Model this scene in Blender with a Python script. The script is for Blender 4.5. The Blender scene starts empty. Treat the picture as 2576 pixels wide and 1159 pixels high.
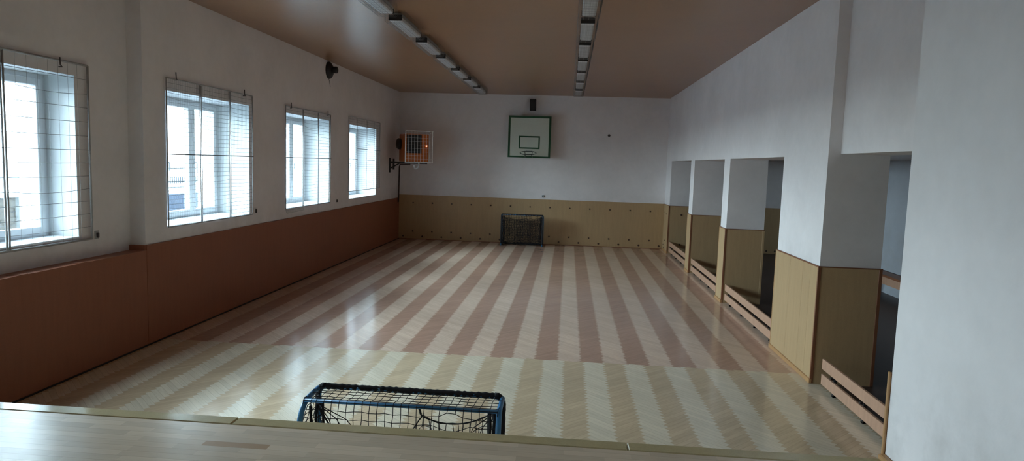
import bpy, math, random
from mathutils import Vector, Matrix
random.seed(11)
scn = bpy.context.scene
col = scn.collection

# ------------------------------------------------------------------ node helpers
class NT:
    def __init__(s, name):
        s.m = bpy.data.materials.new(name); s.m.use_nodes = True
        s.t = s.m.node_tree; s.t.nodes.clear()
        s.out = s.t.nodes.new('ShaderNodeOutputMaterial')
    def n(s, typ, **kw):
        x = s.t.nodes.new(typ)
        for k, v in kw.items(): setattr(x, k, v)
        return x
    def link(s, a, b): s.t.links.new(a, b)
    def inp(s, sock, v):
        if isinstance(v, bpy.types.NodeSocket): s.link(v, sock)
        else: sock.default_value = v
    def math(s, op, a, b=None, c=None):
        x = s.n('ShaderNodeMath', operation=op)
        s.inp(x.inputs[0], a)
        if b is not None: s.inp(x.inputs[1], b)
        if c is not None: s.inp(x.inputs[2], c)
        return x.outputs[0]
    def mix(s, f, a, b, typ='RGBA', blend='MIX'):
        x = s.n('ShaderNodeMix', data_type=typ)
        if typ == 'RGBA':
            x.blend_type = blend
            s.inp(x.inputs[0], f); s.inp(x.inputs[6], a); s.inp(x.inputs[7], b); return x.outputs[2]
        s.inp(x.inputs[0], f); s.inp(x.inputs[2], a); s.inp(x.inputs[3], b); return x.outputs[0]
    def pos(s):
        g = s.n('ShaderNodeNewGeometry'); return g.outputs['Position']
    def obj(s):
        g = s.n('ShaderNodeTexCoord'); return g.outputs['Object']
    def noise(s, vec, scale, detail=3, rough=.55, dim='3D'):
        x = s.n('ShaderNodeTexNoise'); x.noise_dimensions = dim
        s.link(vec, x.inputs['Vector']); x.inputs['Scale'].default_value = scale
        x.inputs['Detail'].default_value = detail; x.inputs['Roughness'].default_value = rough
        return x.outputs['Fac']
    def ramp(s, f, a, b, lo=0., hi=1.):
        x = s.n('ShaderNodeMapRange'); s.inp(x.inputs[0], f)
        x.inputs[1].default_value = lo; x.inputs[2].default_value = hi
        x.inputs[3].default_value = a; x.inputs[4].default_value = b
        return x.outputs[0]
    def scale(s, vec, v):
        x = s.n('ShaderNodeVectorMath', operation='MULTIPLY'); s.link(vec, x.inputs[0]); x.inputs[1].default_value = v
        return x.outputs[0]
    def bsdf(s, color, rough=.5, metal=0., spec=.5, bump=None, bstr=.1, bdist=.01, coat=0., coat_rough=.1, **kw):
        b = s.n('ShaderNodeBsdfPrincipled')
        s.inp(b.inputs['Base Color'], color); s.inp(b.inputs['Roughness'], rough)
        b.inputs['Metallic'].default_value = metal; b.inputs['Specular IOR Level'].default_value = spec
        b.inputs['Coat Weight'].default_value = coat; b.inputs['Coat Roughness'].default_value = coat_rough
        if bump is not None:
            u = s.n('ShaderNodeBump'); u.inputs['Strength'].default_value = bstr; u.inputs['Distance'].default_value = bdist
            s.link(bump, u.inputs['Height']); s.link(u.outputs[0], b.inputs['Normal'])
        s.link(b.outputs[0], s.out.inputs[0]); return b

def c4(c): return (c[0], c[1], c[2], 1.)
def paint(name, c, rough=.5, var=.06, scale=6., metal=0., spec=.5, bump=.05, bscale=60.):
    t = NT(name); p = t.obj()
    nz = t.noise(p, scale, 4)
    f = t.ramp(nz, 1-var, 1+var, .25, .75)
    cc = t.mix(1., c4(c), t_rgb(t, f), blend='MULTIPLY')
    t.bsdf(cc, rough, metal, spec, bump=t.noise(p, bscale, 2), bstr=bump, bdist=.004)
    return t.m
def t_rgb(t, f):
    x = t.n('ShaderNodeCombineColor'); [t.link(f, x.inputs[i]) for i in range(3)]; return x.outputs[0]

M = {}
# white wall plaster
def wall_mat(name, c):
    t = NT(name); p = t.pos()
    n1 = t.noise(p, 1.1, 5, .6); n2 = t.noise(p, 9., 4, .6)
    f = t.math('ADD', t.ramp(n1, .93, 1.05, .3, .7), t.ramp(n2, -.02, .02, .3, .7))
    # scuffed band just above the panelling
    z = t.n('ShaderNodeSeparateXYZ'); t.link(p, z.inputs[0])
    band = t.ramp(z.outputs[2], 1., 0., 1.1, 1.5)
    dirt = t.math('MULTIPLY', t.math('MULTIPLY', band, t.ramp(t.noise(p, 3.3, 5, .65), 0., 1., .42, .7)), .3)
    cc = t.mix(dirt, t.mix(1., c4(c), t_rgb(t, f), blend='MULTIPLY'), c4((.36, .34, .31)))
    t.bsdf(cc, .62, spec=.3, bump=t.noise(p, 70., 3), bstr=.12, bdist=.003)
    return t.m
M['wall'] = wall_mat('white_plaster', (.80, .765, .765))
M['wall_side'] = wall_mat('dimmed_white_plaster', (.42, .44, .48))  # white side-room wall, its dimness put into a darker blue-grey
# ochre hardboard
def board_mat(name, c, rough, var=.06, sp=.4):
    t = NT(name); p = t.pos()
    g = t.noise(t.scale(p, (14., 14., 1.4)), 1.6, 5, .65)
    n = t.noise(p, 140., 2)
    f = t.math('ADD', t.ramp(g, 1-var, 1+var, .3, .7), t.ramp(n, -.05, .05, .3, .7))
    cc = t.mix(1., c4(c), t_rgb(t, f), blend='MULTIPLY')
    t.bsdf(cc, rough, spec=sp, bump=t.noise(p, 55., 3), bstr=.05, bdist=.002)
    return t.m
M['ochre'] = board_mat('ochre_hardboard', (.46, .31, .165), .45)
M['ochre_shaded'] = board_mat('shaded_brown_hardboard', (.29, .10, .05), .5)  # backlit window-wall boards: their shade is put into a darker, redder brown
M['redtrim'] = board_mat('red_brown_trim', (.22, .085, .04), .45)
M['tantrim'] = board_mat('tan_skirting', (.42, .23, .10), .45)
M['pine'] = board_mat('pine_board', (.45, .26, .17), .55, .10)
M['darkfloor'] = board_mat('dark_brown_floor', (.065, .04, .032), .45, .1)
M['darkgap'] = paint('dark_gap', (.02, .015, .012), .8)
def ceil_mat():
    t = NT('brown_ceiling_board'); p = t.pos()
    n1 = t.noise(p, .9, 4, .6); n2 = t.noise(p, 30., 3)
    f = t.math('ADD', t.ramp(n1, .92, 1.07, .3, .7), t.ramp(n2, -.04, .04, .3, .7))
    cc = t.mix(1., c4((.285, .145, .066)), t_rgb(t, f), blend='MULTIPLY')
    t.bsdf(cc, .30, spec=1., bump=t.noise(p, 2.2, 2), bstr=.08, bdist=.02)
    return t.m
M['ceiling'] = ceil_mat()

# herringbone parquet: two areas with their own block size and wood
def herring(t, x, y, L, n, x0, cA, cB):
    """x,y sockets; returns colour socket, joint socket. A columns (dark, '/' blocks) and B columns (light, '\\' blocks)."""
    w = L/n; r = 1/math.sqrt(2)
    xs = t.math('SUBTRACT', x, x0)
    u = t.math('MULTIPLY', t.math('ADD', xs, y), r/w)
    v = t.math('MULTIPLY', t.math('SUBTRACT', y, xs), r/w)
    i = t.math('FLOOR', u); j = t.math('FLOOR', v)
    d = t.math('SUBTRACT', i, j)
    q = t.math('FLOOR', t.math('DIVIDE', d, 2.*n))
    md = t.math('SUBTRACT', d, t.math('MULTIPLY', q, 2.*n))
    isB = t.math('GREATER_THAN', md, n-.5)
    # block id
    a = t.mix(isB, j, i, 'FLOAT')
    cx = t.n('ShaderNodeCombineXYZ'); t.link(a, cx.inputs[0]); t.link(q, cx.inputs[1]); t.link(isB, cx.inputs[2])
    wn = t.n('ShaderNodeTexWhiteNoise'); wn.noise_dimensions = '3D'; t.link(cx.outputs[0], wn.inputs[0])
    rnd = wn.outputs['Value']
    # distance to long edges of the block
    fu = t.math('FRACT', u); fv = t.math('FRACT', v)
    fl = t.mix(isB, fv, fu, 'FLOAT')
    e = t.math('MINIMUM', fl, t.math('SUBTRACT', 1., fl))
    joint = t.ramp(e, 1., 0., .0, .05)
    # grain along the block
    along = t.mix(isB, u, v, 'FLOAT'); across = t.mix(isB, v, u, 'FLOAT')
    g = t.n('ShaderNodeCombineXYZ')
    t.link(t.math('MULTIPLY', along, .25), g.inputs[0]); t.link(t.math('MULTIPLY', across, 3.), g.inputs[1]); t.link(t.math('MULTIPLY', rnd, 37.), g.inputs[2])
    # along/across are swapped on purpose: the grain follows the long side of each block
    gr = t.noise(g.outputs[0], 1., 3, .6)
    base = t.mix(isB, c4(cA), c4(cB))  # column contrast is grain-direction sheen put into the base colour
    # an occasional block much darker or lighter than its neighbours
    rr = t.math('POWER', rnd, 3.)
    f = t.math('ADD', t.ramp(rnd, .93, 1.05), t.ramp(gr, -.07, .07, .3, .7))
    f = t.math('SUBTRACT', f, t.math('MULTIPLY', t.math('GREATER_THAN', rnd, .96), .05))
    cc = t.mix(1., base, t_rgb(t, f), blend='MULTIPLY')
    return cc, joint
def floor_mat():
    t = NT('herringbone_parquet'); p = t.pos()
    s = t.n('ShaderNodeSeparateXYZ'); t.link(p, s.inputs[0]); x, y = s.outputs[0], s.outputs[1]
    far, jf = herring(t, x, y, .372, 8, 2.426-.263-.263, (.43, .26, .19), (.65, .48, .37))
    near, jn = herring(t, x, y, .322, 6, 2.36-.2275, (.57, .435, .29), (.69, .60, .46))
    wob = t.math('MULTIPLY', t.math('SUBTRACT', t.math('FRACT', t.math('MULTIPLY', x, 3.4)), .5), .03)
    nf = t.math('GREATER_THAN', t.math('ADD', y, wob), -11.37)
    cc = t.mix(nf, near, far); j = t.mix(nf, jn, jf, 'FLOAT')
    cc = t.mix(t.math('MULTIPLY', j, .35), cc, c4((.16, .09, .05)))
    wear = t.noise(p, .8, 4, .6)
    cc = t.mix(1., cc, t_rgb(t, t.ramp(wear, .93, 1.06, .3, .7)), blend='MULTIPLY')
    rg = t.math('ADD', t.ramp(t.noise(p, 2.6, 4, .6), .14, .19, .3, .7), t.math('MULTIPLY', j, .1))
    t.bsdf(cc, rg, spec=.5, bump=t.noise(p, 7., 2), bstr=.03, bdist=.01)
    return t.m
M['floor'] = floor_mat()
def stage_mat():
    t = NT('stage_strip_parquet'); p = t.pos()
    s = t.n('ShaderNodeSeparateXYZ'); t.link(p, s.inputs[0]); x, y = s.outputs[0], s.outputs[1]
    v = t.math('DIVIDE', y, .056); row = t.math('FLOOR', v)
    w1 = t.n('ShaderNodeTexWhiteNoise'); w1.noise_dimensions = '1D'; t.link(row, w1.inputs['W'])
    u = t.math('ADD', t.math('DIVIDE', x, .335), t.math('MULTIPLY', w1.outputs[0], 7.3)); k = t.math('FLOOR', u)
    cx = t.n('ShaderNodeCombineXYZ'); t.link(row, cx.inputs[0]); t.link(k, cx.inputs[1])
    w2 = t.n('ShaderNodeTexWhiteNoise'); w2.noise_dimensions = '2D'; t.link(cx.outputs[0], w2.inputs['Vector']); rnd = w2.outputs['Value']
    g = t.n('ShaderNodeCombineXYZ'); t.link(t.math('MULTIPLY', x, 3.), g.inputs[0]); t.link(t.math('MULTIPLY', y, 22.), g.inputs[1]); t.link(t.math('MULTIPLY', rnd, 31.), g.inputs[2])
    gr = t.noise(g.outputs[0], 1., 4, .6)
    f = t.math('ADD', t.ramp(rnd, .86, 1.06), t.ramp(gr, -.05, .05, .3, .7))
    cc = t.mix(1., c4((.66, .54, .41)), t_rgb(t, f), blend='MULTIPLY')
    dk = t.math('GREATER_THAN', rnd, .965)
    cc = t.mix(t.math('MULTIPLY', dk, .75), cc, c4((.36, .22, .125)))
    fy = t.math('FRACT', v); e = t.math('MINIMUM', fy, t.math('SUBTRACT', 1., fy))
    cc = t.mix(t.ramp(e, .35, 0., 0., .04), cc, c4((.17, .12, .07)))
    t.bsdf(cc, t.ramp(t.noise(p, 1.2, 2), .24, .28, .3, .7), spec=.5, bump=t.noise(p, 18., 3), bstr=.03, bdist=.006)
    return t.m
M['stage'] = stage_mat()
M['nosing'] = board_mat('stage_nosing_wood', (.48, .40, .23), .13, .04, .6)

M['pvc'] = paint('white_pvc', (.66, .69, .72), .3, .02, 3., bump=.01)
M['sill'] = paint('white_window_sill', (.78, .81, .84), .35, .03, 3., bump=.01)
M['reveal'] = paint('white_reveal_paint', (.60, .63, .64), .6, .04, 2., bump=.05)
M['render'] = paint('white_outside_render', (.82, .83, .84), .8, .04, 3.)
M['gmetal'] = paint('grey_white_steel', (.40, .40, .40), .4, .08, 20., metal=.0)
M['wire'] = paint('dull_steel_wire', (.25, .25, .25), .45, .1, 30., metal=.3)
M['black'] = paint('black_plastic', (.012, .011, .012), .45, .15, 20.)
M['blacksteel'] = paint('black_painted_steel', (.022, .018, .018), .4, .15, 20.)
M['hook'] = paint('dark_hook_steel', (.06, .05, .05), .5, .15, 20.)
M['blue'] = paint('blue_goal_paint', (.055, .23, .47), .35, .22, 18.)
M['net'] = paint('black_net_cord', (.012, .010, .013), .8, .2, 60.)
M['orange'] = paint('orange_enamel', (.46, .11, .012), .4, .12, 4.)
M['grille'] = paint('black_grille', (.015, .013, .012), .5, .2, 20.)
M['whitewire'] = paint('white_wire', (.75, .73, .70), .4, .08, 30.)
M['whitepipe'] = paint('white_pipe', (.62, .62, .62), .4, .08, 10.)
M['rust'] = paint('dark_gas_pipe', (.045, .022, .018), .5, .2, 20.)
M['bboard'] = paint('cream_backboard', (.62, .66, .57), .45, .04, 3.)
M['green'] = paint('green_backboard_paint', (.012, .075, .028), .45, .12, 10.)
M['rim'] = paint('dark_hoop_steel', (.035, .05, .04), .45, .15, 20.)
M['plug'] = paint('dark_wood_plug', (.07, .035, .02), .6, .3, 30.)
M['socket'] = paint('grey_socket', (.14, .14, .15), .5, .1, 30.)
M['lampbody'] = paint('grey_lamp_housing', (.30, .29, .27), .45, .08, 10.)
M['diff'] = None
def diff_mat():
    t = NT('ribbed_lamp_diffuser'); p = t.obj()
    s = t.n('ShaderNodeSeparateXYZ'); t.link(p, s.inputs[0])
    r = t.math('SINE', t.math('MULTIPLY', s.outputs[0], 2*math.pi/.034))
    f = t.ramp(r, .86, 1.0, -1., 1.)
    cc = t.mix(1., c4((.60, .61, .62)), t_rgb(t, f), blend='MULTIPLY')
    t.bsdf(cc, .3, spec=.5, bump=r, bstr=.3, bdist=.003)
    return t.m
M['diff'] = diff_mat()
def glass_mat():
    t = NT('window_glass')
    tr = t.n('ShaderNodeBsdfTransparent'); tr.inputs[0].default_value = (.93, .97, .98, 1)
    gl = t.n('ShaderNodeBsdfGlossy'); gl.inputs['Roughness'].default_value = .02
    fr = t.n('ShaderNodeFresnel'); fr.inputs[0].default_value = 1.45
    mx = t.n('ShaderNodeMixShader'); t.link(t.math('MULTIPLY', fr.outputs[0], .8), mx.inputs[0])
    t.link(tr.outputs[0], mx.inputs[1]); t.link(gl.outputs[0], mx.inputs[2]); t.link(mx.outputs[0], t.out.inputs[0])
    return t.m
M['glass'] = glass_mat()
def led_mat():
    t = NT('lit_pilot_lamp'); e = t.n('ShaderNodeEmission'); e.inputs[0].default_value = (1., .42, .22, 1); e.inputs[1].default_value = .5
    t.link(e.outputs[0], t.out.inputs[0]); return t.m
M['led'] = led_mat()
def stone_mat():
    t = NT('outside_stone'); p = t.pos()
    v = t.n('ShaderNodeTexVoronoi'); v.feature = 'DISTANCE_TO_EDGE'; t.link(t.scale(p, (1., 1., 1.6)), v.inputs['Vector']); v.inputs['Scale'].default_value = 2.6
    n = t.noise(p, 3., 4)
    cc = t.mix(n, c4((.045, .045, .043)), c4((.080, .078, .073)))
    cc = t.mix(t.ramp(v.outputs['Distance'], 1., 0., .0, .05), cc, c4((.012, .012, .011)))
    t.bsdf(cc, .85, spec=.05, bump=v.outputs['Distance'], bstr=.5, bdist=.03); return t.m
M['stone'] = stone_mat()
def ground_mat():
    t = NT('outside_asphalt'); p = t.pos()
    n = t.noise(p, .5, 5, .65)
    cc = t.mix(n, c4((.05, .058, .07)), c4((.08, .088, .10)))
    t.bsdf(cc, .8, spec=.1, bump=t.noise(p, 40., 3), bstr=.2, bdist=.01); return t.m
M['ground'] = ground_mat()
M['kerb'] = paint('pale_paving', (.40, .41, .42), .8, .08, 3.)
M['fence'] = paint('grey_iron_fence', (.018, .021, .024), .8, .1, 10., spec=.05)
M['bluegrey'] = paint('blue_grey_plinth', (.035, .045, .065), .9, .1, 3., spec=.05)
M['hedge'] = paint('grey_green_shrub', (.03, .036, .03), .9, .3, 4., spec=.05)
M['twig'] = paint('brown_twig', (.03, .026, .023), .9, .3, 6., spec=.05)

# ------------------------------------------------------------------ mesh builder
class MB:
    def __init__(s): s.v = []; s.f = []; s.sm = []
    def add(s, vs, fs, smooth=False):
        o = len(s.v); s.v += [tuple(v) for v in vs]
        s.f += [tuple(i+o for i in f) for f in fs]; s.sm += [smooth]*len(fs); return s
    def box(s, x0, x1, y0, y1, z0, z1, b=0.):
        x0, x1 = min(x0, x1), max(x0, x1); y0, y1 = min(y0, y1), max(y0, y1); z0, z1 = min(z0, z1), max(z0, z1)
        if b <= 0:
            vs = [(x, y, z) for z in (z0, z1) for y in (y0, y1) for x in (x0, x1)]
            return s.add(vs, [(0, 2, 3, 1), (4, 5, 7, 6), (0, 1, 5, 4), (2, 6, 7, 3), (0, 4, 6, 2), (1, 3, 7, 5)])
        # bevelled box: three insets of each corner
        b = min(b, (x1-x0)/2.01, (y1-y0)/2.01, (z1-z0)/2.01)
        vs = []; idx = {}
        for sx in (0, 1):
            for sy in (0, 1):
                for sz in (0, 1):
                    X, Y, Z = (x0, x1)[sx], (y0, y1)[sy], (z0, z1)[sz]
                    dx, dy, dz = (b, -b)[sx], (b, -b)[sy], (b, -b)[sz]
                    for a, P in enumerate(((X, Y+dy, Z+dz), (X+dx, Y, Z+dz), (X+dx, Y+dy, Z))):
                        idx[(sx, sy, sz, a)] = len(vs); vs.append(P)
        fs = []
        for sx in (0, 1): fs.append([idx[(sx, a, b_, 0)] for a, b_ in ((0, 0), (1, 0), (1, 1), (0, 1))])
        for sy in (0, 1): fs.append([idx[(a, sy, b_, 1)] for a, b_ in ((0, 0), (1, 0), (1, 1), (0, 1))])
        for sz in (0, 1): fs.append([idx[(a, b_, sz, 2)] for a, b_ in ((0, 0), (1, 0), (1, 1), (0, 1))])
        for sy in (0, 1):
            for sz in (0, 1): fs.append([idx[(0, sy, sz, 1)], idx[(1, sy, sz, 1)], idx[(1, sy, sz, 2)], idx[(0, sy, sz, 2)]])
        for sx in (0, 1):
            for sz in (0, 1): fs.append([idx[(sx, 0, sz, 0)], idx[(sx, 1, sz, 0)], idx[(sx, 1, sz, 2)], idx[(sx, 0, sz, 2)]])
        for sx in (0, 1):
            for sy in (0, 1): fs.append([idx[(sx, sy, 0, 0)], idx[(sx, sy, 1, 0)], idx[(sx, sy, 1, 1)], idx[(sx, sy, 0, 1)]])
        for sx in (0, 1):
            for sy in (0, 1):
                for sz in (0, 1): fs.append([idx[(sx, sy, sz, a)] for a in range(3)])
        return s.add(vs, fs)
    def tube(s, pts, r, n=8, cap=True, smooth=True, closed=False):
        pts = [Vector(p) for p in pts]; k = len(pts)
        if not isinstance(r, (list, tuple)): r = [r]*k
        prev = None; rings = []
        for i, p in enumerate(pts):
            if closed: d = pts[(i+1) % k]-pts[i-1]
            else: d = pts[min(i+1, k-1)]-pts[max(i-1, 0)]
            d.normalize()
            if prev is None:
                a = Vector((0, 0, 1)) if abs(d.z) < .9 else Vector((1, 0, 0))
                e = d.cross(a).normalized()
            else:
                e = (prev-d*prev.dot(d))
                e = e.normalized() if e.length > 1e-6 else d.orthogonal().normalized()
            prev = e; g = d.cross(e)
            rings.append([p+(e*math.cos(2*math.pi*j/n)+g*math.sin(2*math.pi*j/n))*r[i] for j in range(n)])
        vs = [q for ring in rings for q in ring]; fs = []
        for i in range(k if closed else k-1):
            i2 = (i+1) % k
            for j in range(n):
                fs.append((i*n+j, i*n+(j+1) % n, i2*n+(j+1) % n, i2*n+j))
        s.add(vs, fs, smooth)
        if cap and not closed:
            o = len(s.v)-k*n
            s.f.append(tuple(o+j for j in range(n-1, -1, -1))); s.sm.append(False)
            s.f.append(tuple(o+(k-1)*n+j for j in range(n))); s.sm.append(False)
        return s
    def lathe(s, prof, axis, origin, n=32):
        """prof [(r,h)], revolve about axis 'x','y','z' from origin"""
        o = Vector(origin); vs = []
        for r, h in prof:
            for j in range(n):
                a = 2*math.pi*j/n; p, q = r*math.cos(a), r*math.sin(a)
                vs.append(o+Vector({'x': (h, p, q), 'y': (p, h, q), 'z': (p, q, h)}[axis]))
        fs = []
        for i in range(len(prof)-1):
            for j in range(n): fs.append((i*n+j, i*n+(j+1) % n, (i+1)*n+(j+1) % n, (i+1)*n+j))
        s.add(vs, fs, True)
        o2 = len(s.v)-len(vs)
        s.f.append(tuple(o2+j for j in range(n))); s.sm.append(False)
        s.f.append(tuple(o2+(len(prof)-1)*n+j for j in range(n))); s.sm.append(False)
        return s
    def build(s, name, mat, parent=None, loc=None):
        me = bpy.data.meshes.new(name); me.from_pydata(s.v, [], s.f)
        me.polygons.foreach_set('use_smooth', s.sm); me.materials.append(mat); me.update()
        import bmesh
        b = bmesh.new(); b.from_mesh(me); bmesh.ops.recalc_face_normals(b, faces=b.faces); b.to_mesh(me); b.free()
        o = bpy.data.objects.new(name, me); col.objects.link(o)
        if parent: o.parent = parent
        if loc: o.location = loc
        return o

def tag(o, label=None, cat=None, group=None, kind=None):
    if label: o['label'] = label
    if cat: o['category'] = cat
    if group: o['group'] = group
    if kind: o['kind'] = kind
    return o
def empty(name, loc=(0, 0, 0), rz=0.):
    o = bpy.data.objects.new(name, None); col.objects.link(o); o.location = loc; o.rotation_euler = (0, 0, rz); o.empty_display_size = .1
    return o
def struct(mb, name, mat, label=None, cat=None):
    o = mb.build(name, mat); tag(o, label, cat, kind='structure'); return o
def copy_tree(o, parent=None):
    c = o.copy(); col.objects.link(c)
    if parent: c.parent = parent
    for ch in o.children: copy_tree(ch, c)
    return c

# ------------------------------------------------------------------ dimensions (metres)
W = 7.5            # hall width
H = 4.143          # ceiling
D = 15.53          # stage front
ZS = .80           # stage floor
XR = -.18          # recessed near part of the window wall
XO = -.80          # outer face of the window wall
YJ = -11.66        # where the window wall steps back
XB = 8.12          # back of the pillars
XA = 10.95         # side room far wall
ZL = 2.435         # lintel underside
ZW = 1.266         # panelling height
WIN = [(-14.63, -12.48), (-11.23, -9.10), (-7.80, -5.68), (-4.42, -2.35)]
WZ = (1.335, 2.985)
ADDED_WIN = (-19.0, -17.9)     # added window, out of view, to light the stage and near wall

# ------------------------------------------------------------------ shell
struct(MB().box(-.2, 7.62, -D-.05, .2, -.12, 0), 'floor', M['floor'], 'herringbone parquet gym floor, reddish far half and yellowish near half', 'floor')
struct(MB().box(XO, XA+.3, -21.2, .3, H, H+.15), 'ceiling', M['ceiling'], 'brown glossy boarded ceiling', 'ceiling')
def holes_wall(mb, x0, x1, ya, yb, holes, z0, z1):
    y = ya
    for (h0, h1) in sorted(holes):
        mb.box(x0, x1, y, h0, z0, z1)
        mb.box(x0, x1, h0, h1, z0, WZ[0]); mb.box(x0, x1, h0, h1, WZ[1], z1)
        y = h1
    mb.box(x0, x1, y, yb, z0, z1); return mb
m = MB(); holes_wall(m, XO, 0, YJ, .3, WIN[1:], -.1, H); holes_wall(m, XO, XR, -16.7, YJ, WIN[:1], -.1, H)
holes_wall(m, XO, XR, -21.2, -16.7, [ADDED_WIN], -.1, H)
struct(m, 'wall_left', M['wall'], 'white plastered wall with four deep windows', 'wall')
struct(MB().box(0, XA+.3, 0, .3, -.1, H), 'wall_far', M['wall'], 'white end wall with backboard and small goal', 'wall')
m = MB()
PIERS = [(-.885, 0.), (-4.17, -3.74), (-7.39, -6.97), (-11.69, -10.24)]
for a, b in PIERS: m.box(W, XB, a, b, 0, H)
for a, b in ((-3.74, -.885), (-6.97, -4.17), (-10.24, -7.39)): m.box(W, XB, a, b, ZL, H)
m.box(W+.125, XB, -14.5, -11.69, ZL+.015, H); m.box(W+.125, XB, -D, -14.5, 0, H)
struct(m, 'wall_right', M['wall'], 'white wall on square pillars with four openings', 'wall')
# side room
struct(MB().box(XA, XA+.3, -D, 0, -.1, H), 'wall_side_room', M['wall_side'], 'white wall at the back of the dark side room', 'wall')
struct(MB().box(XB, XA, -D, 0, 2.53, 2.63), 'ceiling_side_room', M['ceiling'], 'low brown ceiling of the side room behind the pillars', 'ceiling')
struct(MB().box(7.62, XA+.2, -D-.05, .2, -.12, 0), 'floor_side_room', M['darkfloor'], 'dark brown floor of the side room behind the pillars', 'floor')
# stage opening and the room behind it
struct(MB().box(6.49, XA+.3, -16.75, -D, 0, H).box(7.5, 7.8, -21.2, -16.75, 0, H), 'wall_stage_right', M['wall'], 'plain white side of the stage opening at the right edge', 'wall')
struct(MB().box(XR, .25, -16.75, -D, 0, H), 'wall_stage_left', M['wall'], 'plain white left side of the stage opening', 'wall')
struct(MB().box(.25, 6.49, -16.4, -D, 3.62, H), 'wall_stage_header', M['wall'], 'white beam over the stage opening', 'wall')
struct(MB().box(XR, 7.5, -21.2, -20.9, 0, H), 'wall_stage_back', M['wall'], 'white wall behind the stage', 'wall')
struct(MB().box(XR, 7.5, -20.9, -D-.105, 0, ZS), 'floor_stage', M['stage'], 'pale wood strip floor of the raised stage in the foreground', 'floor')
m = MB(); 
for a, b in ((XR, 3.06), (3.063, 5.18), (5.183, 7.5)):
    m.box(max(a, .25), min(b, 6.488), -D-.099, -D, ZS-.04, ZS+.002, .006)
m.box(XR, 7.5, -D-.105, -D-.03, 0, ZS-.04)
struct(m, 'trim_1', M['nosing'], 'yellowish wooden edge strip along the front of the stage', 'stage edge')

# ------------------------------------------------------------------ panelling
# window wall
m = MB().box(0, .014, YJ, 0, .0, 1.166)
p = struct(m, 'trim_2', M['ochre_shaded'], 'shade-darkened brown panelling below the windows', 'panelling')
MB().box(0, .020, YJ, 0, 1.166, 1.176, .002).build('top_strip', M['ochre_shaded'], p)
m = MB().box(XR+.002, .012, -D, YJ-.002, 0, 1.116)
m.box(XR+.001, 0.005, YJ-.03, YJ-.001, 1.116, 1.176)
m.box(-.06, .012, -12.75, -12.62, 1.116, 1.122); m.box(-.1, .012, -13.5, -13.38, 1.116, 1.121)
struct(m, 'trim_3', M['ochre_shaded'], 'shade-darkened brown panelling with a ledge below the nearest window', 'panelling')
struct(MB().box(0, .03, -D, -.02, 0, .012), 'baseboard_left', M['darkgap'], 'thin dark skirting line along the window wall', 'skirting')
# far wall with round dark plugs
m = MB().box(.014, W-.002, -.018, -.001, 0, ZW); m.box(XB+.02, XA-.002, -.018, -.001, 0, ZW-.012)
p = struct(m, 'trim_4', M['ochre'], 'ochre panelling with rows of dark plugs on the end wall', 'panelling')
def plug(x, z, r, parent, axis='y', y=-.018):
    if axis == 'y': MB().lathe([(r, .0), (r, -.004), (r*.8, -.010), (r*.35, -.011)], 'y', (x, y, z), 14).build('plug', M['plug'], parent)
    else: MB().lathe([(r, .0), (r, -.004), (r*.8, -.010), (r*.35, -.011)], 'x', (x, y, z), 14).build('plug', M['plug'], parent)
for k in range(13): plug(.425+.5575*k, 1.044, .022, p)
for k in range(13): plug(.425+.5575*k, .228, .022, p)
for k in range(14): plug(.146+.5572*k, .083, .027, p)
plug(10.31, .07, .025, p); plug(10.54, .07, .025, p)
struct(MB().box(.03, W, -.03, -.018, 0, .014), 'baseboard_far', M['redtrim'], 'thin red brown line at the foot of the end wall', 'skirting')
# pillars
ti = 5
for k, (a, b) in enumerate(PIERS):
    m = MB()
    xf = W-.014
    ya, yb = a-.012, (b+.012 if k else -.02)
    if k == 3:       # three wide boards with narrow joints
        cuts = [ya, -11.47, -11.235, -10.80, yb]
        for c0, c1 in zip(cuts[:-1], cuts[1:]): m.box(xf, W+.001, c0+.0015, c1-.0015, .05, ZW-.008)
        m.box(xf+.003, W+.001, ya, yb, .05, ZW-.008)
    else: m.box(xf, W+.001, ya, yb, .05, ZW-.008)
    m.box(W, XB+.012, ya, a-.0005, 0, ZW-.008)
    if k: m.box(W, XB+.012, b+.0005, yb, 0, ZW-.008)
    m.box(XB, XB+.012, ya, yb, 0, ZW-.008)
    names = ['ochre panelling around the narrow pillar at the end wall', 'ochre panelling around the second pillar from the end wall',
             'ochre panelling around the third pillar from the end wall', 'ochre boards around the wide pillar nearest the stage']
    p = struct(m, 'trim_%d' % ti, M['ochre'], names[k], 'panelling'); ti += 1
    # cap, corner strips, skirting
    c = MB(); c.box(xf-.006, W+.001, ya-.004, yb+(.004 if k else 0), ZW-.010, ZW+.004, .003)
    c.box(W, XB+.016, ya-.004, a-.0005, ZW-.008, ZW+.002); c.build('cap_strip', M['redtrim'], p)
    c = MB().box(xf-.005, xf+.028, ya-.005, ya+.016, .0, ZW-.010, .003); c.build('corner_strip', M['redtrim'], p)
    c = MB().box(XB-.02, XB+.016, ya-.004, a-.001, .0, ZW-.010, .003); c.build('corner_strip', M['redtrim'] if k == 3 else M['ochre'], p)
    if k:
        c = MB().box(xf-.004, xf+.02, yb-.012, yb+.004, .05, ZW-.010, .003); c.build('corner_strip', M['tantrim'], p)
    c = MB().box(xf-.016, W, ya-.008, yb, 0, .05, .004); c.build('skirting', M['tantrim'], p)
    if k == 0:
        plug(7.82, 1.035, .025, p, 'y', ya); plug(7.81, .245, .025, p, 'y', ya); plug(8.0, 1.035, .02, p, 'y', ya)
        for yy, zz in ((-.06, 1.04), (-.52, 1.02), (-.2, .16), (-.45, .3), (-.3, .08)): plug(xf, zz, .016, p, 'x', yy)
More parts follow.
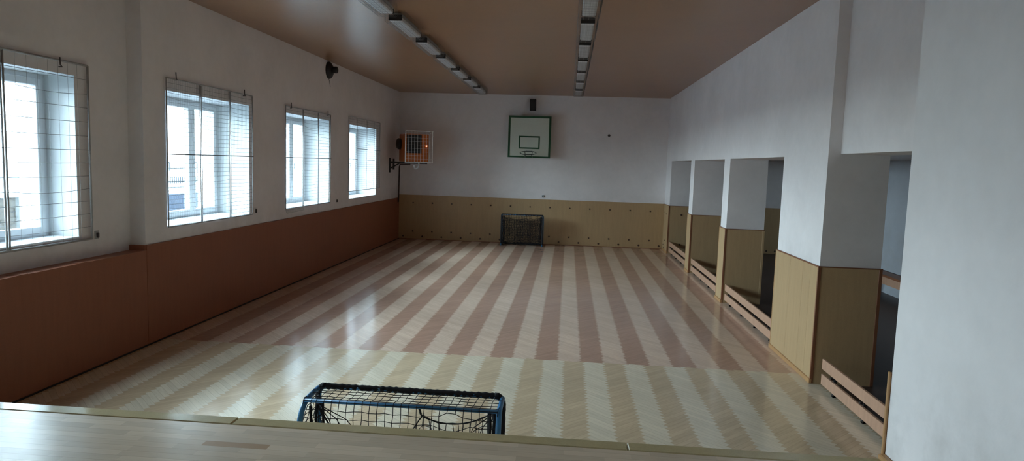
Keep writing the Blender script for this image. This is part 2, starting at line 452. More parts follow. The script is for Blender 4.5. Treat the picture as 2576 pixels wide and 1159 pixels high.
# edge of the panelling at the stage opening, and skirting on its white side
p = struct(MB().box(6.49, W+.12, -D, -D+.02, 0, 1.25), 'trim_%d' % ti, M['tantrim'], 'edge of the hall panelling beside the stage opening', 'panelling'); ti += 1
MB().box(6.478, 6.49, -D+.0005, -D+.021, .0, 1.255, .003).build('edge_strip', M['tantrim'], p)
struct(MB().box(6.455, 6.49, -16.75, -D-.0, ZS, ZS+.03, .006), 'baseboard_right', M['tantrim'], 'tan skirting at the foot of the white stage wall', 'skirting')

# ------------------------------------------------------------------ windows
def window(n, y0, y1, xin):
    z0, z1 = WZ; xf = -.5
    f = MB(); fw = .062
    f.box(xf-.07, xf, y0, y0+fw, z0, z1, .004); f.box(xf-.07, xf, y1-fw, y1, z0, z1, .004)
    f.box(xf-.07, xf, y0+fw, y1-fw, z1-fw, z1, .004); f.box(xf-.07, xf, y0+fw, y1-fw, z0, z0+fw, .004)
    wdt = (y1-y0-2*fw)/3
    for k in (1, 2): f.box(xf-.07, xf-.01, y0+fw+wdt*k-.02, y0+fw+wdt*k+.02, z0+fw, z1-fw)
    nm = ['nearest window, partly outside the photo', 'second window from the stage', 'third window from the stage', 'window nearest the end wall', 'added stage window, out of view, for light on the stage']
    o = struct(f, 'window_%d' % n, M['pvc'], 'white three sash window, the '+nm[n-1], 'window')
    for k in range(3):
        a, b = y0+fw+wdt*k+.004, y0+fw+wdt*(k+1)-.004; c, d = z0+fw-.012, z1-fw+.012
        s = MB(); sw = .072
        s.box(xf-.05, xf+.022, a, a+sw, c, d, .006); s.box(xf-.05, xf+.022, b-sw, b, c, d, .006)
        s.box(xf-.05, xf+.022, a+sw, b-sw, d-sw, d, .006); s.box(xf-.05, xf+.022, a+sw, b-sw, c, c+sw, .006)
        so = s.build('sash', M['pvc'], o)
        MB().box(xf-.022, xf-.018, a+sw-.01, b-sw+.01, c+sw-.01, d-sw+.01).build('pane', M['glass'], so)
        hz = z0+.78; hy = a+.036 if k else b-.036
        h = MB().box(xf+.022, xf+.034, hy-.013, hy+.013, hz-.035, hz+.035, .004)
        h.tube([(xf+.030, hy, hz), (xf+.062, hy, hz), (xf+.066, hy, hz-.02), (xf+.064, hy, hz-.11)], .009, 8)
        h.build('handle', M['pvc'], so)
    # inner lining of the opening
    l = MB(); t = .004
    l.box(xf, xin-.002, y0, y0+t, z0, z1); l.box(xf, xin-.002, y1-t, y1, z0, z1); l.box(xf, xin-.002, y0+t, y1-t, z1-t, z1)
    l.build('window_reveal', M['reveal'], o)
    MB().box(xf+.0, xin+.012, y0+.005, y1-.005, z0-.0, z0+.022, .005).build('window_sill', M['sill'], o)
    l = MB(); l.box(XO-.01, xf-.07, y0, y0+t, z0, z1); l.box(XO-.01, xf-.07, y1-t, y1, z0, z1); l.box(XO-.06, xf-.07, y0, y1, z0-.02, z0+.01)
    l.build('outer_reveal', M['render'], o)
    return o
for k, (a, b) in enumerate(WIN): window(k+1, a, b, XR if k == 0 else 0.)
window(5, ADDED_WIN[0], ADDED_WIN[1], XR)

# ------------------------------------------------------------------ wire grilles over the windows
def wires(y0, y1, z0, z1, dy, dz, x, rv, rh, wob, rnd):
    m = MB(); n = max(1, round((y1-y0)/dy))
    for i in range(1, n):
        y = y0+(y1-y0)*i/n; j = rnd.uniform(-1, 1)*wob*.5
        m.tube([(x, y+j*math.sin(q*2.9), z0+(z1-z0)*q/3) for q in range(4)], rv, 4, False)
    n = max(1, round((z1-z0)/dz))
    for i in range(1, n):
        z = z0+(z1-z0)*i/n; sag = abs(rnd.gauss(0, wob)); ph = rnd.uniform(-.4, .4)
        if rnd.random() < .06: sag += .02
        pts = [(x+.003, y0+(y1-y0)*q/6, z+ph*wob*(q/3-1)-sag*math.sin(math.pi*q/6)) for q in range(7)]
        m.tube(pts, rh, 4, False)
    return m
def bar(m, a, b, r): m.tube([a, b], r, 6)
def grille(label, x, y0, y1, z0, z1, cols, zmid, dy, dz, wob, seed, hooks, rb=.0085, rv=.0011, rh=.0021, double=True, zlow=None):
    rnd = random.Random(seed)
    root = empty('window_grille', (x, (y0+y1)/2, z0)); off = root.location
    tag(root, label, 'window grille', 'wire grilles over the windows')
    X = 0.; Y = lambda y: y-off.y; Z = lambda z: z-off.z
    f = MB()
    bar(f, (X, Y(y0), Z(z0)), (X, Y(y0), Z(z1)), rb); bar(f, (X, Y(y1), Z(z0)), (X, Y(y1), Z(z1)), rb)
    bar(f, (X, Y(y0), Z(z1)), (X, Y(y1), Z(z1)), rb); bar(f, (X, Y(y0), Z(z0)), (X, Y(y1), Z(z0)), rb)
    f.build('frame', M['gmetal'], root)
    ys = [y0]+cols+[y1]
    for y in cols:
        c = MB()
        for s in ((-.016, .016) if double else (0,)): bar(c, (X, Y(y+s), Z(z0)), (X, Y(y+s), Z(z1)), rb*.8)
        c.build('upright_bar', M['gmetal'], root)
    for k in range(len(ys)-1):
        a, b = ys[k], ys[k+1]
        e = .02 if double else .004
        zm = zmid[k % len(zmid)]
        c = MB(); bar(c, (X+.012, Y(a), Z(zm)), (X+.012, Y(b), Z(zm)), rb*.9 if dy < .1 else .003); c.build('cross_bar', M['blacksteel'] if double and dy < .1 else M['wire'], root)
        zl = z0 if zlow is None or k else zlow
        wires(Y(a+e), Y(b-e), Z(zl), Z(zm), dy, dz, X, rv, rh, wob, rnd).build('wire_mesh', M['wire'], root)
        wires(Y(a+e), Y(b-e), Z(zm), Z(z1), dy, dz, X, rv, rh, wob, rnd).build('wire_mesh', M['wire'], root)
        if zl != z0:
            c = MB(); c.tube([(X, Y(a), Z(z0)), (X+.01, Y(a+.02), Z(zl)), (X+.01, Y(b-.02), Z(zl+.01)), (X, Y(b), Z(z0))], .003, 6); c.build('sagging_edge', M['gmetal'], root)
    for (yh, zh, s) in hooks:
        c = MB(); c.tube([(X+.012, Y(yh), Z(zh)), (X+.014, Y(yh)+.002, Z(zh-.07)), (X+.012, Y(yh)+.02, Z(zh-.085)), (X+.006, Y(yh)+.035, Z(zh-.088)), (X-.029, Y(yh)+.036, Z(zh-.088))], .0065, 6)
        c.build('hook', M['hook'], root)
    return root
grille('wide meshed wire grille over the nearest window, cut by the left edge', XR+.03, -14.78, -12.33, 1.317, 3.10, [-13.96, -13.40], [2.24], .13, .14, .003, 1, [(-14.4, 3.18), (-12.72, 3.18)] and [(-12.72, 3.13, 0)], .012, .0016, .0026)
grille('fine wire grille with two upright bars over the second window from the stage', .03, -11.25, -9.06, 1.345, 3.125, [-10.50, -9.745], [2.224], .040, .056, .004, 2, [(-11.065, 3.21, 0), (-9.325, 3.195, 0)])
grille('fine wire grille sagging below the sill of the third window from the stage', .03, -7.85, -5.69, 1.345, 3.09, [-7.09, -6.35], [2.224], .040, .056, .006, 3, [(-7.64, 3.16, 0), (-5.866, 3.165, 0)], zlow=1.27)
grille('patched wire grille with staggered cross bars over the window nearest the end wall', .03, -4.55, -2.12, 1.52, 3.15, [-3.98, -3.235, -2.64], [2.227, 2.462, 2.212, 2.45], .045, .05, .004, 4, [], double=False, rb=.008)

# small dark catches beside the windows
for (y, z, x, lab) in ((-12.225, 1.345, XR, 'small grey catch on the wall beside the nearest window'),
                       (-8.92, 1.387, 0, 'small dark catch on the wall between the second and third windows from the stage'),
                       (-5.24, 1.352, 0, 'small dark catch on the wall between the two farthest windows')):
    r = empty('wall_catch', (x, y, z)); tag(r, lab, 'wall catch', 'catches beside the windows')
    MB().box(.0005, .008, -.035, .035, -.045, .045, .004).build('plate', M['gmetal'] if x < 0 else M['wall'], r)
    MB().box(.008, .03, -.012, .012, -.03, .025, .004).build('latch', M['hook'], r)

# ------------------------------------------------------------------ ceiling lamps
def lamp():
    r = empty('ceiling_light', (0, 0, H))
    w, L = .088, 1.16
    MB().box(-w+.004, w-.004, .012, L-.012, -.062, -.046).box(-w*.6, w*.6, .1, L-.1, -.046, -.0005).build('housing', M['lampbody'], r)
    MB().box(-w+.006, w-.006, .012, L-.012, -.122, -.062, .012).build('diffuser', M['diff'], r)
    for y in (0., L-.012): MB().box(-w, w, y, y+.012, -.118, -.045, .004).build('end_cap', M['black'], r)  # backlit end faces, their shade put in as black
    g = MB(); a = .128; zb = -.150
    for y in [-.03+i*(L+.06)/24 for i in range(25)]:
        g.tube([(-a, y, -.0005), (-a, y, zb+.02), (-a+.02, y, zb), (a-.02, y, zb), (a, y, zb+.02), (a, y, -.0005)], .0012, 4, False)
    for x in (-a, -.064, 0, .064, a):
        z = zb if abs(x) < a else zb+.05
        g.tube([(x, -.03, z), (x, L+.03, z)], .0014, 4, False)
    for x in (-a, a): g.tube([(x, -.03, -.09+.01), (x, L+.03, -.08)], .0014, 4, False)
    g.build('wire_guard', M['wire'], r)
    return r
proto = lamp(); first = True
ords = ['nearest, cut by the top edge', 'second', 'third', 'fourth', 'fifth', 'sixth', 'farthest']
for side, x in (('left', 2.515), ('right', 4.985)):
    for k, y in enumerate((-11.80, -10.25, -8.69, -7.15, -5.63, -4.09, -2.52)):
        if first: o = proto; first = False
        else: o = copy_tree(proto)
        o.location = (x, y, H)
        if k in (0,): lab = 'caged ceiling lamp in the %s row, the nearest one, cut by the top edge' % side
        elif k == 6: lab = 'caged ceiling lamp in the %s row, the farthest one by the end wall' % side
        else: lab = 'caged ceiling lamp in the %s row, %s from the near end' % (side, ords[k])
        tag(o, lab, 'ceiling light', 'caged ceiling lamps in two rows')

# ------------------------------------------------------------------ basketball backboard
bb = empty('basketball_backboard', (3.70, -.28, 2.42)); tag(bb, 'square cream basketball backboard with green border on the end wall', 'backboard')
w, h = .58, 1.128
MB().box(-w, w, -.0, .03, 0, h, .004).build('board', M['bboard'], bb)
g = MB(); b = .05
g.box(-w-.006, -w+b, -.008, .034, -.006, h+.006); g.box(w-b, w+.006, -.008, .034, -.006, h+.006)
g.box(-w+b, w-b, -.008, .034, h-b, h+.006); g.box(-w+b, w-b, -.008, .034, -.006, b*.8); g.build('border', M['green'], bb)
g = MB(); x0, x1, z0, z1, b = -.29, .29, .237, .59, .04
g.box(x0, x0+b, -.004, .001, z0, z1); g.box(x1-b, x1, -.004, .001, z0, z1); g.box(x0+b, x1-b, -.004, .001, z0, z0+b); g.box(x0+b, x1-b, -.004, .001, z1-b, z1)
g.build('target_square', M['green'], bb)
hoop = MB(); R = .215; cy = -.37; zr = .118; tl = math.radians(13)   # the old hoop sags towards the front
hp = lambda a: (R*math.cos(a), cy+R*math.sin(a)*math.cos(tl), zr+R*math.sin(a)*math.sin(tl))
hoop.tube([hp(2*math.pi*i/32) for i in range(32)], .0115, 8, closed=True)
ho = hoop.build('hoop', M['rim'], bb)
s = MB()
for sx in (-1, 1):
    s.tube([(sx*.07, -.012, zr+.06), hp(math.pi/2-sx*.35)], .008, 6)
    s.tube([(sx*.10, -.012, .012), (sx*.085, -.12, .03), hp(math.pi/2-sx*.5)], .009, 6)
    s.tube([(sx*.10, -.012, .012), hp(-math.pi/2+sx*.45)], .007, 6)
s.tube([(-.075, -.012, zr+.055), (.075, -.012, zr+.055)], .008, 6)
s.build('hoop_brace', M['rim'], ho)
for sx in (-.35, .35):
    for z in (.2, .9): MB().tube([(sx, .03, z), (sx, .2795, z)], .02, 8).build('wall_mount', M['blacksteel'], bb)

# speaker above it
sp = empty('loudspeaker', (3.758, 0, 3.71)); tag(sp, 'small black box loudspeaker above the backboard', 'loudspeaker')
MB().box(-.083, .083, -.17, -.03, 0, .31, .008).build('cabinet', M['black'], sp)
MB().box(-.075, .075, -.175, -.17, .008, .302, .002).build('speaker_grille', M['grille'], sp)
MB().box(-.03, .03, -.03, -.0005, .1, .2).build('wall_bracket', M['black'], sp)
tag(MB().lathe([(.036, 0), (.036, -.012), (.022, -.03), (.012, -.035)], 'y', (5.885, -.0005, 3.093), 20).build('wall_fitting', M['hook']), 'small dark round fitting high on the end wall right of the backboard', 'wall fitting')
so = empty('wall_socket', (4.122, 0, 1.355)); tag(so, 'small grey socket on the end wall just above the ochre panelling', 'socket')
MB().box(-.032, .032, -.03, -.0005, -.035, .035, .006).build('cover_plate', M['gmetal'], so)
MB().box(-.022, .004, -.036, -.03, -.022, .022, .003).build('socket_insert', M['socket'], so)

# round black fixture with hub, high on the window wall
bl = empty('round_wall_horn', (0, -5.74, 3.96)); tag(bl, 'round black disc with a hub mounted high on the window wall', 'wall horn')
MB().lathe([(.165, .0005), (.168, .02), (.155, .045), (.11, .075), (.07, .085)], 'x', (0, 0, 0), 36).build('disc', M['black'], bl)
MB().lathe([(.062, .08), (.066, .1), (.066, .17), (.05, .185)], 'x', (0, 0, 0.01), 24).build('hub', M['blacksteel'], bl)
MB().tube([(.004, .02, -.165), (.004, .04, -.19), (.004, .075, -.25), (.003, .1, -.31)], .004, 6).build('cable', M['rust'], bl)

# ------------------------------------------------------------------ orange heater in the far left corner
hx = empty('space_heater', (.78, -1.25, 2.205), math.radians(26)); tag(hx, 'orange space heater behind a white wire guard in the far left corner', 'heater')
hw, hd, hh = .32, .72, .735
MB().box(-hw, hw, -.02, hd, 0, hh, .018).build('casing', M['orange'], hx)
g = MB(); gx0, gx1, gz0, gz1 = -.275, .125, .225, .705
g.box(gx0, gx1, -.028, -.02, gz0, gz1)
for i in range(9): g.box(gx0+.01, gx1-.01, -.040, -.028, gz0+.02+i*(gz1-gz0-.04)/9, gz0+.035+i*(gz1-gz0-.04)/9)
g.build('air_grille', M['grille'], hx)
MB().lathe([(.018, -.02), (.018, -.032), (.012, -.040)], 'y', (.255, 0, .42), 16).build('pilot_lamp', M['led'], hx)
MB().lathe([(.15, -.001), (.15, -.07), (.11, -.11), (.03, -.12)], 'x', (-hw, .52, .47), 24).build('rear_fan', M['blacksteel'], hx)
g = MB(); a0, a1, b0, b1, yy = -.345, .375, -.015, .805, -.20
g.tube([(a0, yy, b0), (a1, yy, b0), (a1, yy, b1), (a0, yy, b1)], .016, 6, closed=True)
for i in range(1, 9): x = a0+(a1-a0)*i/9; g.tube([(x, yy, b0), (x, yy, b1)], .0036, 5)
for i in range(1, 9): z = b0+(b1-b0)*i/9; g.tube([(a0, yy, z), (a1, yy, z)], .0018, 5)
for x, z in ((a0, b0), (a1, b0), (a0, b1), (a1, b1)):
    g.tube([(x, yy, z), (max(-.315, min(.315, x)), -.02, max(.01, min(.72, z)))], .006, 6)
g.build('wire_guard', M['whitewire'], hx)
MB().tube([(.07, .03, .0), (.07, .03, -.10), (.05, .03, -.15), (.01, .03, -.185), (-.03, .03, -.185), (-.055, .03, -.15), (-.055, .03, -.10)], .020, 10).build('drain_bend', M['whitepipe'], hx)
br = empty('heater_bracket', (0, -1.06, 2.17)); tag(br, 'black steel bracket on the window wall carrying the orange heater', 'bracket')
MB().box(.0005, .03, -.05, .05, -.27, .12, .004).build('wall_plate', M['blacksteel'], br)
MB().box(.03, .95, -.03, .03, -.02, .03, .004).box(.03, .95, .35, .41, -.02, .03, .004).box(.0005, .03, .33, .43, -.2, .1).build('arm', M['blacksteel'], br)
MB().tube([(.02, 0, -.16), (.27, 0, -.02)], .018, 8).build('diagonal_brace', M['blacksteel'], br)
tag(MB().tube([(.42, -.46, 2.13), (.10, -.30, 2.12), (.06, -.22, 2.05), (.045, -.20, 1.30), (.04, -.20, 1.05)], [.016, .018, .02, .02, .02], 10).build('supply_pipe', M['rust']), 'thin dark pipe running down the far left corner from the heater', 'pipe')

# ------------------------------------------------------------------ floorball goals
def make_goal(flip, rc=.0022, dense=1, sag=.30, wrap=False):
    rnd = random.Random(5)
    r = empty('floorball_goal')
    hwid, ht = .565, .855; bd, bz = .20, .843; bot = .37
    def arc(p0, c, p1, n=5): # quadratic bend
        p0, c, p1 = Vector(p0), Vector(c), Vector(p1)
        return [p0*(1-t)**2+c*2*t*(1-t)+p1*t*t for t in [i/n for i in range(n+1)]]
    for s in (-1, 1):
        MB().tube([(s*hwid, 0, .0), (s*hwid, 0, ht-.07)]+arc((s*hwid, 0, ht-.05), (s*hwid, 0, ht), (s*(hwid-.05), 0, ht)), .017, 12).build('post', M['blue'], r)
        arm = [(s*hwid, .0, ht-.012), (s*hwid, .10, ht-.012)]+arc((s*hwid, .16, ht-.014), (s*(hwid+.004), .26, ht-.02), (s*(hwid+.006), .292, ht-.15))+[(s*(hwid+.008), bot, .02)]
        MB().tube(arm, .016, 12).build('side_arm', M['blue'], r)
    MB().tube([(-hwid+.03, 0, ht), (hwid-.03, 0, ht)], .016, 12).build('crossbar', M['blue'], r)
    MB().tube([(-hwid-.002, bd+.02, bz), (hwid+.002, bd+.02, bz)], .0115, 12).build('rear_bar', M['blue'], r)
    MB().tube([(-hwid-.008, bot, .02), (hwid+.008, bot, .02)], .016, 12).build('ground_bar', M['blacksteel'], r)
    for s in (-1, 1): MB().tube([(s*hwid, 0, .016), (s*(hwid+.008), bot, .018)], .016, 10).build('ground_side_bar', M['blacksteel'], r)
    # laced, net wrapped crossbar and right post
    n = MB(); k = 78
    n.tube([(-hwid+.02+(2*hwid-.04)*i/k, 0, ht+.002) for i in range(k+1)], [.0165+.003*(i % 3 == 0)+rnd.uniform(-.001, .0015) for i in range(k+1)], 10)
    n.build('net_lacing', M['net'], r)
    for s in (-1, 1):
        n = MB().tube([(s*(hwid-.02), 0, ht+.002)]+arc((s*(hwid-.045), 0, ht+.003), (s*hwid, 0, ht+.004), (s*(hwid+.003), 0, ht-.05))+[(s*hwid, 0, ht-.12)], [.0195, .0195, .0195, .0195, .0195, .0195, .0195, .0185], 10)
        n.build('corner_lacing', M['net'], r)
    MB().tube([(hwid+.001, 0, ht-.05-.03*i) for i in range(26)], [.0195+.003*(i % 2) for i in range(26)], 10).build('post_lacing', M['net'], r)
    MB().tube([(-hwid+.0195*math.cos(a), .0195*math.sin(a), ht-.12-a*.009) for a in [q*math.pi/5 for q in range(130)] if ht-.12-a*.009 > .02], .0035, 5).build('post_lacing', M['net'], r)
    if wrap: MB().tube([(-hwid-.001, 0, ht-.05-.03*i) for i in range(26)], [.0195+.003*(i % 2) for i in range(26)], 10).build('post_lacing', M['net'], r)
    n = []
    for q in range(120):
        z = ht-.17-.0056*q; yy = .292+(bot-.292)*(ht-.15-z)/(ht-.17); a = q*math.pi/5
        n.append((-hwid-.006+.0185*math.cos(a), yy+.0185*math.sin(a), z))
    MB().tube(n, .0035, 5).build('leg_lacing', M['net'], r)
    # main net: over the top, down the back, and both sides
    def grid(P, skip=lambda a, b, c, d: False, rc=.0022):
        m = MB(); A, B = len(P), len(P[0])
        for a in range(A):
            for b in range(B):
                if b+1 < B and not skip(a, b, a, b+1): m.tube([P[a][b], P[a][b+1]], rc, 4, False)
                if a+1 < A and not skip(a, b, a+1, b): m.tube([P[a][b], P[a+1][b]], rc, 4, False)
        return m
    prof = [(0, ht)]+[(bd*i/5.+.0, ht-(ht-bz)*i/5.+.006*math.sin(math.pi*i/5)) for i in range(1, 5)]+[(bd+.018, bz+.0145), (bd+.0345, bz+.002)]
    z = bz-.045; q = 0
    while z > .03: prof.append((bd+.035+(bot-bd)*((bz-z)/bz)**1.6+.01, z)); z -= .046
    prof.append((bot+.018, .025))
    cols = 25
    P = []
    for a in range(cols+1):
        x = -hwid+2*hwid*a/cols; c = []
        for b, (y, zz) in enumerate(prof):
            j = .0 if b in (0, 5, 6) else .0035
            sl = -.018*min(b, 5)/5.
            c.append(Vector((x+sl*(1 if 1 < a < cols-1 else .2)+rnd.uniform(-j, j), y+rnd.uniform(-j, j)*.5, zz+rnd.uniform(-j, j)-(.004*math.sin(a*2.2) if b > 6 else 0))))
        P.append(c)
    # a torn opening
    P[18][8].z -= .012; P[21][8].z -= .010; P[19][7].z += .028; P[20][7].z += .028; P[18][7].z += .010; P[21][7].z += .010
    P[19][8].z -= .030; P[20][8].z -= .030
    def skip(a, b, c, d):
        if (a, c) in ((19, 19), (20, 20)) and b == 7: return True
        return False
    grid(P, skip, rc).build('net', M['net'], r)
    for s in (-1, 1):
        Q = []
        for i in range(6):
            t = i/5.; c = []
            for b in range(19):
                zz = .03+(ht-.05-.03)*b/18.
                yb = min(bot, .292+(bot-.292)*(ht-.15-zz)/(ht-.17)) if zz < ht-.15 else .292-.13*((zz-(ht-.15))/.12)
                c.append(Vector((s*(hwid-.004)+rnd.uniform(-.02, .0)*math.sin(math.pi*t)*s, yb*t+rnd.uniform(-.006, .006), zz+rnd.uniform(-.006, .006))))
            Q.append(c)
        grid(Q, rc=.0024 if s < 0 else .0034).build('side_net', M['net'], r)
    for s in (-1, 1):
        m = MB()   # bunched net hanging beside the rear legs
        for q in range(3): m.tube([(s*(hwid-.03-.02*q)+rnd.uniform(-.008, .008), .22-.05*q+rnd.uniform(-.01, .01), ht-.05-.08*i) for i in range(10)], [.006+.006*rnd.random() for i in range(10)], 6)
        m.build('bunched_net', M['net'], r)
    # inner drop net hung from three points
    def top(x):
        if x < .10: t = (x+.53)/.63; return .79+(.75-.79)*t-sag*4*t*(1-t)
        t = (x-.10)/.43; return .75+(.80-.75)*t-.060*4*t*(1-t)
    xs = [-.53+1.06*i/(30*dense) for i in range(30*dense+1)]; nb = 12*dense
    R_ = []
    for i, x in enumerate(xs):
        zt = top(x); c = []
        for b in range(nb):
            c.append(Vector((x+rnd.uniform(-.008, .008)*(b > 0), .115+rnd.uniform(-.008, .008)+.02*math.sin(i*1.3), zt+(.04-zt)*b/(nb-1.)+rnd.uniform(-.012, .012)*(b > 0))))
        R_.append(c)
    grid(R_, rc=rc).build('drop_net', M['net'], r)
    m = MB(); m.tube([(x, .115, top(x)) for x in [-.53+1.06*i/60 for i in range(61)]], .0042, 6)
    m.tube([(.10, .115, .75), (.10, .16, .80), (.10, .22, .845)], .006, 6)
    m.tube([(.11, .12, .75), (.105, .18, .79), (.11, .225, .84)], .004, 6)
    m.tube([(-.53, .115, .79), (-.56, .02, .80)], .009, 6); m.tube([(.53, .115, .80), (.56, .03, .79)], .009, 6)
    m.tube([(.52, .12, .81), (.545, .14, .74), (.54, .15, .66), (.53, .15, .60)], [.012, .017, .012, .006], 8)
    for dx in (.03, .06, .10, .15): m.tube([(-.53, .115, .785), (-.53+dx*1.2, .12, .70), (-.53+dx*2.2, .12, .52)], .003, 5)
    for dx in (.03, .07, .12): m.tube([(.53, .115, .795), (.53-dx, .12, .70), (.53-dx*1.7, .12, .52)], .003, 5)
    m.build('drop_net_cord', M['net'], r)
    m = MB()   # net lying bunched along the foot
    for q in range(4): m.tube([(-.55+1.1*i/24, .28+.025*q+rnd.uniform(-.012, .012), .03+rnd.uniform(-.008, .02)) for i in range(25)], [.010+.010*rnd.random() for i in range(25)], 6)
    m.build('bunched_foot_net', M['net'], r)
    if flip:
        for ch in r.children:
            for v in ch.data.vertices: v.co.x = -v.co.x
            ch.data.flip_normals()
    return r
# built facing -y (back towards +y); the near one is turned to face the hall
g1 = make_goal(False, .0034, 2, .05, True); g1.rotation_euler = (0, 0, 0); g1.location = (3.597, -.64, 0)
tag(g1, 'small blue goal with black net standing against the end wall', 'goal', 'small floorball goals')
g2 = make_goal(True); g2.location = (3.915, -15.10, 0); g2.rotation_euler = (0, 0, math.pi)
tag(g2, 'small blue goal with torn black net seen from behind at the stage edge', 'goal', 'small floorball goals')

# ------------------------------------------------------------------ low board barriers between the pillars
def barrier(y0, y1, lab):
    r = empty('low_barrier', (W+.03, (y0+y1)/2, 0)); tag(r, lab, 'barrier', 'low board barriers between the pillars')
    h = (y1-y0)/2
    MB().box(0, .026, -h, h, .215, .325, .003).build('upper_board', M['pine'], r)
    MB().box(0, .026, -h, h, .055, .165, .003).build('lower_board', M['pine'], r)
    n = 4
    for i in range(n):
        y = -h+.25+(2*h-.5)*i/(n-1)
        b = MB().box(.026, .055, y-.02, y+.02, 0, .30, .003); b.box(.026, .22, y-.02, y+.02, 0, .02, .003); b.box(-.003, .03, y-.016, y+.016, .18, .20)
        b.build('bracket', M['blacksteel'], r)
barrier(-3.69, -.93, 'low barrier of two pine boards in the opening nearest the end wall')
barrier(-6.92, -4.22, 'low barrier of two pine boards in the second opening from the end wall')
barrier(-10.19, -7.44, 'low barrier of two pine boards in the third opening from the end wall')
barrier(-14.45, -11.88, 'low barrier of two pine boards in the opening nearest the stage')

# bench along the far wall of the side room
r = empty('gym_bench', (XA-.2, -5.5, 0)); tag(r, 'low wooden bench along the wall of the dark side room', 'bench')
MB().box(-.13, .13, -2., 2., .40, .44, .006).build('seat', M['redtrim'], r)
MB().box(-.10, -.075, -1.95, 1.95, .26, .40).build('front_rail', M['pine'], r)
for y in (-1.7, 0, 1.7): MB().box(-.11, .11, y-.03, y+.03, 0, .40, .004).build('leg', M['redtrim'], r)

# ------------------------------------------------------------------ outside
GZ = .10
struct(MB().box(-70, XO, -50, 40, GZ-.3, GZ), 'ground', M['ground'], 'grey asphalt yard outside the windows', 'ground')
sw = empty('stone_wall', (-9.6, 0, GZ)); tag(sw, 'grey stone wall with pale cap seen through the nearest window', 'stone wall')
MB().box(-.2, .2, -45, .4, 0, .865).build('masonry', M['stone'], sw)
MB().box(-.25, .25, -45, .4, .865, 1.08, .01).build('cap', M['kerb'], sw)
gw = empty('garden_wall', (-9.6, 0, GZ)); tag(gw, 'pale wall on a blue grey base seen through the second window', 'garden wall')
MB().box(-.2, .24, .42, 35, 0, .66).build('plinth', M['bluegrey'], gw)
MB().box(-.2, .2, .42, 35, .66, .88).build('band', M['kerb'], gw)
MB().box(-.2, .21, .42, 35, .88, .91).build('joint', M['fence'], gw)
MB().box(-.2, .2, .42, 35, .91, 1.0).build('coping', M['kerb'], gw)
fe = empty('iron_fence', (-9.6, 0, GZ+1.0)); tag(fe, 'grey iron fence on the pale wall outside the second window', 'fence')
for i in range(90): MB().tube([(0, .6+i*.13, .0), (0, .6+i*.13, .60)], .017, 4).build('bar', M['fence'], fe)
for z in (.06, .54): MB().box(-.02, .02, .5, 12.3, z, z+.04).build('rail', M['fence'], fe)
def blob(name, x, y, rx, ry, h, lab, seed):
    rnd = random.Random(seed); rt = empty(name, (x, y, GZ)); tag(rt, lab, 'tree', 'bare trees beyond the fence')
    m = MB(); m.tube([(0, 0, 0), (.05, 0, h*.4), (0, .05, h*.9)], [.06, .05, .02], 6); m.build('trunk', M['twig'], rt)
    m = MB()
    for i in range(90):
        a = rnd.uniform(0, 6.283); z0 = h*rnd.uniform(.15, .85); L = rnd.uniform(.3, 1.)*(1.15-z0/h)
        p = Vector((0, 0, z0)); q = p+Vector((math.cos(a)*rx*L, math.sin(a)*ry*L, h*.12*rnd.uniform(.2, 1.6)))
        m.tube([p, (p+q)/2+Vector((0, 0, .05)), q], [.02, .012, .005], 4, False)
        for k in range(4):
            t = rnd.uniform(.4, 1.); u = p+(q-p)*t
            m.tube([u, u+Vector((rnd.uniform(-.3, .3), rnd.uniform(-.3, .3), rnd.uniform(0, .3)))], .007, 3, False)
    m.build('branches', M['hedge'], rt)
blob('bare_tree', -14., 3.6, .8, .8, 2.3, 'leafless tree beyond the fence, left one through the second window', 1)
blob('bare_tree', -15., 6.2, .7, .7, 2.7, 'leafless tree beyond the fence, right one through the second window', 2)
blob('bare_tree', -12., -4.4, 1.3, 1.3, 1.5, 'bushy tree beyond the stone wall through the nearest window', 3)

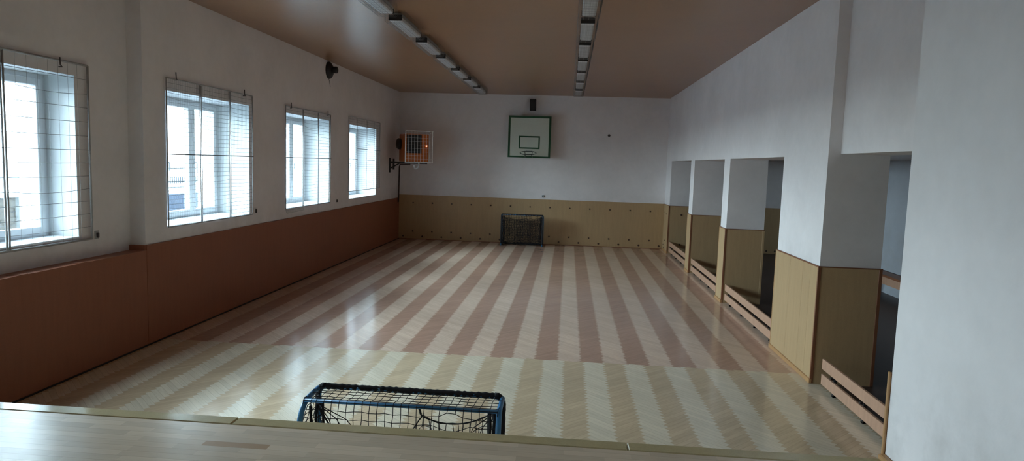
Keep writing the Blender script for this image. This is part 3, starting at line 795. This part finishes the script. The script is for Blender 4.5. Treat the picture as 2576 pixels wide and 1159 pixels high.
# ------------------------------------------------------------------ light
wd = bpy.data.worlds.new('overcast_sky'); scn.world = wd; wd.use_nodes = True
nt = wd.node_tree; nt.nodes.clear()
o = nt.nodes.new('ShaderNodeOutputWorld'); b = nt.nodes.new('ShaderNodeBackground')
tc = nt.nodes.new('ShaderNodeTexCoord'); sx = nt.nodes.new('ShaderNodeSeparateXYZ'); mr = nt.nodes.new('ShaderNodeMapRange'); mx = nt.nodes.new('ShaderNodeMix'); mx.data_type = 'RGBA'
nt.links.new(tc.outputs['Generated'], sx.inputs[0]); nt.links.new(sx.outputs[2], mr.inputs[0])
mr.inputs[1].default_value = 0; mr.inputs[2].default_value = .8
nt.links.new(mr.outputs[0], mx.inputs[0]); mx.inputs[6].default_value = (.45, .54, .58, 1); mx.inputs[7].default_value = (1.25, 1.55, 1.75, 1)
nt.links.new(mx.outputs[2], b.inputs[0]); b.inputs[1].default_value = 5.0
nt.links.new(b.outputs[0], o.inputs[0])
for k, (a, c) in enumerate(WIN+[ADDED_WIN]):
    l = bpy.data.lights.new('window_portal', 'AREA'); l.shape = 'RECTANGLE'; l.size = WZ[1]-WZ[0]; l.size_y = c-a
    l.cycles.is_portal = True
    lo = bpy.data.objects.new('window_portal', l); col.objects.link(lo)
    lo.location = (XO-.02, (a+c)/2, (WZ[0]+WZ[1])/2); lo.rotation_euler = (0, -math.pi/2, 0)

# ------------------------------------------------------------------ camera
f, cx, cy, cz, yaw, pit, rol = 1701.348, 4.82238, -19.01325, 2.24410, -.08103178, .09872878, -.03202931
sa, ca, sb, cb, sr, cr = math.sin(yaw), math.cos(yaw), math.sin(pit), math.cos(pit), math.sin(rol), math.cos(rol)
F = Vector((sa*cb, ca*cb, -sb)); R = Vector((ca, -sa, 0)); Dn = F.cross(R)
R2 = R*cr+Dn*sr; D2 = -R*sr+Dn*cr
cam = bpy.data.cameras.new('camera'); co = bpy.data.objects.new('camera', cam); col.objects.link(co)
U = -D2; B = -F
co.matrix_world = Matrix(((R2.x, U.x, B.x, cx), (R2.y, U.y, B.y, cy), (R2.z, U.z, B.z, cz), (0, 0, 0, 1)))
cam.sensor_fit = 'HORIZONTAL'; cam.sensor_width = 36.; cam.lens = f/2576*36.
cam.shift_y = 0.; cam.clip_start = .05; cam.clip_end = 300
scn.camera = co

# ------------------------------------------------------------------ render look
vs = scn.view_settings; vs.view_transform = 'Standard'; vs.look = 'None'; vs.gamma = 1.; vs.use_curve_mapping = False; vs.exposure = 3.44
cy_ = scn.cycles
cy_.use_denoising = True; cy_.max_bounces = 10; cy_.diffuse_bounces = 7; cy_.glossy_bounces = 4; cy_.transparent_max_bounces = 16
cy_.sample_clamp_indirect = 6.; cy_.caustics_reflective = False; cy_.caustics_refractive = False
